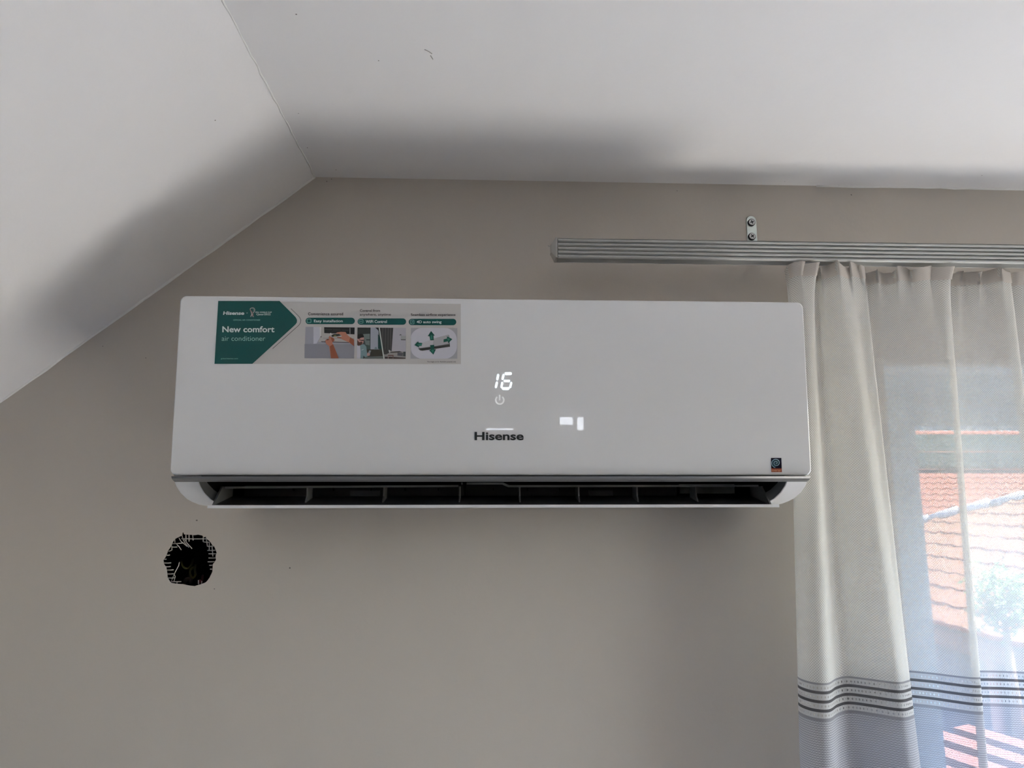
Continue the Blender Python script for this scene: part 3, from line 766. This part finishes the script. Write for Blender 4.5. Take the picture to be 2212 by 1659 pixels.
sheet('curtain_cloth', [2.099, 2.09, 2.08, 2.07, 2.055, 2.04, 2.02, 2.0, 1.97, 1.93, 1.88, 1.8, 1.7, 1.6, 1.5, 1.4, 1.2, .9, .6, .3, .05], M['cloth'])
sheet('heading_tape', [2.1005, 2.094, 2.086, 2.0795], M['tape'], .0018, hem=1)

# ------------------------------------------------------------------ cut hole: fibre strands and wires
def hpt(p, y): return onY(*hp(*p), y)
ST = [((700,425),(1220,428)),((520,530),(750,515)),((500,600),(615,600)),((330,857),(388,856)),((335,937),(484,935)),((370,1015),(475,1012)),((400,1085),(538,1080)),((405,1168),(540,1165)),
      ((420,1255),(560,1250)),((490,1330),(700,1330)),((1165,492),(1305,500)),((1250,585),(1390,582)),((1250,672),(1420,668)),((1275,742),(1440,742)),((1275,832),(1425,830)),((1255,912),(1400,908)),
      ((1290,985),(1362,983)),((1305,1066),(1358,1064)),((795,345),(800,480)),((862,345),(862,485)),((940,348),(948,465)),((1160,400),(1160,490)),((1225,400),(1250,590)),((1290,490),(1288,680)),
      ((1345,570),(1365,800)),((560,430),(565,510)),((500,580),(500,670)),((610,1335),(608,1370)),((1130,1320),(1125,1375)),((1060,1300),(1065,1390)),((430,690),(490,670)),((390,775),(460,768))]
for a, b in ST:
    tube('mesh_strand', [hpt(a, .004), hpt(((a[0]+b[0])/2, (a[1]+b[1])/2+3), .0045), hpt(b, .005)], .00075, M['strand'], wallf, 5)
for pts in (((715,360),(730,430),(780,520),(860,610)), ((650,410),(690,480),(770,545),(820,590)), ((760,430),(820,520),(925,635)), ((600,545),(650,590),(700,665)), ((660,920),(640,1000),(570,1130),(485,1330)),
            ((550,1170),(570,1230),(540,1340))):
    tube('mesh_strand', [hpt(p, .003+.001*i) for i, p in enumerate(pts)], .0006, M['strand'], wallf, 5)
def wire(pts, m, lab, r=.0017):
    P = [tuple(hpt(p, y)) for p, y in pts]
    o = tube('electrical_wire', catmull(P, 6), r, m); tag(o, lab, 'wire'); return o
wire([((700,900),.04),((740,1010),.034),((820,1060),.032),((900,1000),.04),((940,860),.08)], M['wy'], 'yellow-green wire curling at the middle of the wall hole')
wire([((960,1030),.038),((890,1090),.03),((890,1180),.028),((940,1255),.03),((1000,1180),.036),((985,1080),.05),((1000,980),.08)], M['wy'], 'looped yellow-green wire low in the wall hole')
wire([((1060,1370),.026),((1090,1310),.022),((1130,1350),.026),((1150,1200),.08)], M['wr'], 'red wire end at the bottom rim of the wall hole')
wire([((760,1370),.03),((800,1290),.026),((870,1270),.028),((900,1340),.034),((880,1200),.08)], M['wb'], 'brown wire bundle at the bottom of the wall hole', .003)

# ------------------------------------------------------------------ outside
GZ = -2.9
tag(box('bounce_slab_side', XR+.121, 7.0, -3.2, .9, -.25, -.03, mat('side_bounce_paving', (.07, .07, .07), .6, var=.04)), kind='structure')  # unseen slab, added to bounce sunlight in through the side window
tag(box('bounce_slab', -.5, 3.9, .301, 1.4, -.25, -.03, mat('front_bounce_paving', (.06, .06, .06), .6, var=.05)), kind='structure')  # added below the view to throw sunlight up at curtain and ceiling
tag(box('ground', 1.0, 30, .6, 40, GZ-.1, GZ, M['ground']), kind='structure')
def tile_mesh(name, w, l, m, amp=.011):
    v = []; k = 7
    for s, z in ((0, 0), (l, 0)):
        for i in range(k):
            t = i/(k-1); zz = amp*math.sin(t*math.pi*2)*.6+amp*.5*math.cos(t*math.pi*2)
            v.append((t*w*1.05, s, zz))
    for i in range(k):
        t = i/(k-1); zz = amp*math.sin(t*math.pi*2)*.6+amp*.5*math.cos(t*math.pi*2)
        v.append((t*w*1.05, 0, zz-.045))
    f = [(i, i+1, k+i+1, k+i) for i in range(k-1)] + [(i+1, i, 2*k+i, 2*k+i+1) for i in range(k-1)]
    me = bpy.data.meshes.new(name); me.from_pydata(v, [], f); me.update(); me.materials.append(m); me.materials.append(M['clay'])
    for p in me.polygons: p.material_index = 1 if p.index >= k-1 else 0
    return me
# house with a slope facing the window's left
hA = tag(empty('neighbour_house', (5.0, 5.0, GZ)), 'neighbouring house with pale sunlit clay roof tiles and grey shaded wall', 'house')
RA = lambda x: 1.75-3.13+.5*x
def put(o, parent, M4):
    o.parent = parent; o.matrix_parent_inverse = Matrix.Translation(-Vector(ac.location)) if False else Matrix.Identity(4)
    o.matrix_local = M4
EX = 4.0
def hipx(yp): return 5.59 + (8.86-yp)*(.53/.86)
v = []; ys = [2.2, 4.0, 6.0, 8.0, 10.5]
for yp in ys:
    v += [(EX+.05, yp-1.09, RA(EX+.05)-.03), (min(hipx(yp), 9.5), yp-1.09, RA(min(hipx(yp), 9.5))-.03)]
roofA = mesh('roof', v, [(2*i, 2*i+1, 2*i+3, 2*i+2) for i in range(len(ys)-1)], M['deck'], hA)
box('house_wall', EX+.35, EX+.6, 1.1, 9.4, GZ, RA(EX+.35)-.05, M['render'], hA)
box('fascia_board', EX+.02, EX+.06, 1.1, 9.4, RA(EX)-.16, RA(EX)-.02, M['timber'], hA)
tube('drainpipe', [(EX+.28, 4.9, GZ+.05), (EX+.28, 4.9, RA(EX)-.25), (EX+.1, 4.9, RA(EX)-.12)], .045, M['pink'], hA)
TM = tile_mesh('tile', .24, .30, M['tile'])
ux = Vector((0, 1, 0)); uy = Vector((1, 0, .5)).normalized(); uz = ux.cross(uy).normalized()
if uz.z < 0: uz = -uz
uyt = (uy - uz*.13).normalized()
cnt = 0
for r in range(13):
    for c in range(26):
        yp = 4.0+c*.24; x = EX+r*.222
        if x+.12 > hipx(yp+.12) or x/yp > .98 or x/yp < .50: continue
        o = bpy.data.objects.new('roof_tile', TM); COL.objects.link(o); o.parent = roofA
        rotm = Matrix(((ux.x, uyt.x, uz.x, x), (ux.y, uyt.y, uz.y, yp-1.09), (ux.z, uyt.z, uz.z, RA(x)+.05+random.uniform(-.004, .004)), (0, 0, 0, 1)))
        o.matrix_basis = rotm          # the roof's own mesh space is the world's
        cnt += 1
for yp in [6.6+i*.3 for i in range(12)]:
    x = hipx(yp+.15); p = Vector((x, yp-1.09, RA(x)+.05)); x2 = hipx(yp+.45); q = Vector((x2, yp+.3-1.09, RA(x2)+.05))
    tube('hip_cap', [p, p.lerp(q, .95)], [.075+random.uniform(-.015, .02), .05], M['mortar'], roofA, 10)
# farther house facing the window
hB = tag(empty('farther_house', (11.0, 13.5, GZ)), 'farther house with an orange tiled roof behind the pale hip', 'house')
RB = lambda yp: 1.75-1.1+.45*(yp-14)
mesh('roof', [(5.5, 14-1.09, RB(14)-.05), (17, 14-1.09, RB(14)-.05), (17, 21-1.09, RB(21)-.05), (5.5, 21-1.09, RB(21)-.05)], [(0, 1, 2, 3)], M['deck'], hB)
box('house_wall', 6, 16.5, 14.3-1.09, 14.6-1.09, GZ, RB(14.3)-.06, M['render'], hB)
roofB = hB.children[0]
for r in range(22):
    yp = 14+r*.31; v = []; f = []; k = 0
    nx = 184
    for i in range(nx+1):
        x = 5.5+i*.0625; zz = .025*math.sin(i*math.pi/2)
        v += [(x, yp-1.09, RB(yp)+.045+zz), (x, yp+.33-1.09, RB(yp+.33)+.005+zz), (x, yp-1.09, RB(yp)-.02+zz)]
    for i in range(nx):
        a = 3*i; f += [(a, a+3, a+4, a+1), (a, a+2, a+5, a+3)]
    o = mesh('tile_course', v, f, M['tile2'], roofB)
# slatted timber canopy below
pg = tag(empty('timber_canopy', (3.0, 2.5, GZ)), 'red-brown timber canopy of parallel beams below the house wall', 'canopy')
dirv = Vector((-.38, .92, 0)).normalized(); nrm = Vector((dirv.y, -dirv.x, 0))
zt = 1.75-1.55; CC = Vector((2.95, 2.5, zt)); BF = [(0,1,2,3), (7,6,5,4), (0,4,5,1), (1,5,6,2), (2,6,7,3), (3,7,4,0)]
for i in range(-4, 3):
    c = CC + nrm*(i*.27); v = []
    for p in (c-dirv*.95, c+dirv*.95):
        for q, z in ((-1, 0), (1, 0), (1, .09), (-1, .09)): v.append(p+nrm*(q*.075)+Vector((0, 0, z)))
    fix_normals(mesh('beam', v, BF, M['timber'], pg))
for e in (-1, 1):
    c = CC + dirv*(.75*e) - Vector((0, 0, .1)); v = []
    for p in (c-nrm*1.15, c+nrm*.62):
        for q, z in ((-1, 0), (1, 0), (1, .1), (-1, .1)): v.append(p+dirv*(q*.05)+Vector((0, 0, z)))
    fix_normals(mesh('cross_beam', v, BF, M['timber'], pg))
    for d in (-1.1, .55):
        p = c+nrm*d; box('post', p.x-.05, p.x+.05, p.y-.05, p.y+.05, GZ, zt-.1, M['timber'], pg)
# tree
TX, TY, TZ = 3.70, 3.92, 1.02
tr_ = tag(empty('tree', (TX, TY, GZ)), 'leafy green tree in front of the clay roof tiles', 'tree')
tube('trunk', [(TX, TY, GZ), (TX-.03, TY+.02, -1.2), (TX+.02, TY, .3), (TX, TY, TZ)], [.07, .06, .035, .015], M['bark'], tr_, 8)
v, f = [], []
for i in range(1100):
    while True:
        d = Vector((random.uniform(-1, 1), random.uniform(-1, 1), random.uniform(-1, 1)))
        if d.length < 1: break
    lump = .8+.35*math.sin(d.x*7+1)*math.cos(d.y*6+d.z*8)
    p = Vector((TX, TY, TZ)) + Vector((d.x*.24, d.y*.24, d.z*.30))*lump
    a = Vector((random.gauss(0, 1), random.gauss(0, 1), random.gauss(0, 1))).normalized(); b = a.orthogonal().normalized()*.012; a = a*.03
    k = len(v); v += [p-a, p+b, p+a, p-b]; f.append((k, k+1, k+2, k+3))
cr = mesh('crown', v, f, M['leaf'], tr_); cr['kind'] = 'stuff'
# unseen white slope, added to brighten the back windows' reflection in the panel
tag(mesh('reflection_slope', [(-4, -7.2, .6), (5, -7.2, .6), (5, -10.2, 3.6), (-4, -10.2, 3.6), (-4, -7.2, .5), (5, -7.2, .5), (5, -10.2, 3.5), (-4, -10.2, 3.5)], BF, mat('white_reflector', (.85, .84, .80), .6)), kind='structure')

# ------------------------------------------------------------------ small flecks in the paint
M['fleck'] = mat('dark_fleck', (.20, .18, .16), .8)
def fleck(px, py, plane, r, parent):
    d = ray(px, py)
    if plane == 'wall': c = onY(px, py, -.0003); a, b = Vector((1, 0, 0)), Vector((0, 0, 1))
    elif plane == 'ceil': c = CAM + d*((ZC-.0003-CAM.z)/d.z); a, b = Vector((1, 0, 0)), Vector((0, 1, 0))
    else:
        n_ = Vector((MS, 0, -1)).normalized(); p0 = Vector((XK, 0, ZC)) + n_*.0003
        c = CAM + d*((p0-CAM).dot(n_)/d.dot(n_)); b = Vector((0, 1, 0)); a = n_.cross(b)
    v = [c + a*math.cos(t)*r*random.uniform(.6, 1.3) + b*math.sin(t)*r*random.uniform(.6, 1.3) for t in [i*math.pi/4 for i in range(8)]]
    return mesh('paint_fleck', v, [tuple(range(8))], M['fleck'], parent)
CEIL, SLOPE = bpy.data.objects['ceiling'], bpy.data.objects['ceiling_slope']
for px, py, pl, r in ((465, 260, 's', .0009), (664, 319, 'ceil', .0009), (726, 367, 'ceil', .0009), (706, 392, 'wall', .0009), (716, 387, 'wall', .0008), (645, 245, 'ceil', .0007), (640, 31, 'ceil', .0012),
                      (1695, 392, 'ceil', .0007), (1812, 401, 'ceil', .0010), (1839, 421, 'wall', .0011), (2121, 379, 'ceil', .0008), (626, 1227, 'wall', .0013), (315, 773, 'wall', .0009), (222, 748, 'wall', .0007),
                      (425, 1124, 'wall', .0012), (463, 1272, 'wall', .0009), (818, 131, 'ceil', .0008), (1463, 412, 'wall', .0008)):
    fleck(px, py, pl, r, {'wall': wallf, 'ceil': CEIL, 's': SLOPE}[pl])
M['scratch'] = mat('grey_scratch', (.45, .42, .40), .8)
for pts in (((917, 107), (926, 111), (933, 116)), ((930, 120), (935, 128))):
    tube('paint_scratch', [CAM + ray(*p)*((ZC-.0002-CAM.z)/ray(*p).z) for p in pts], .0006, M['scratch'], CEIL, 5)
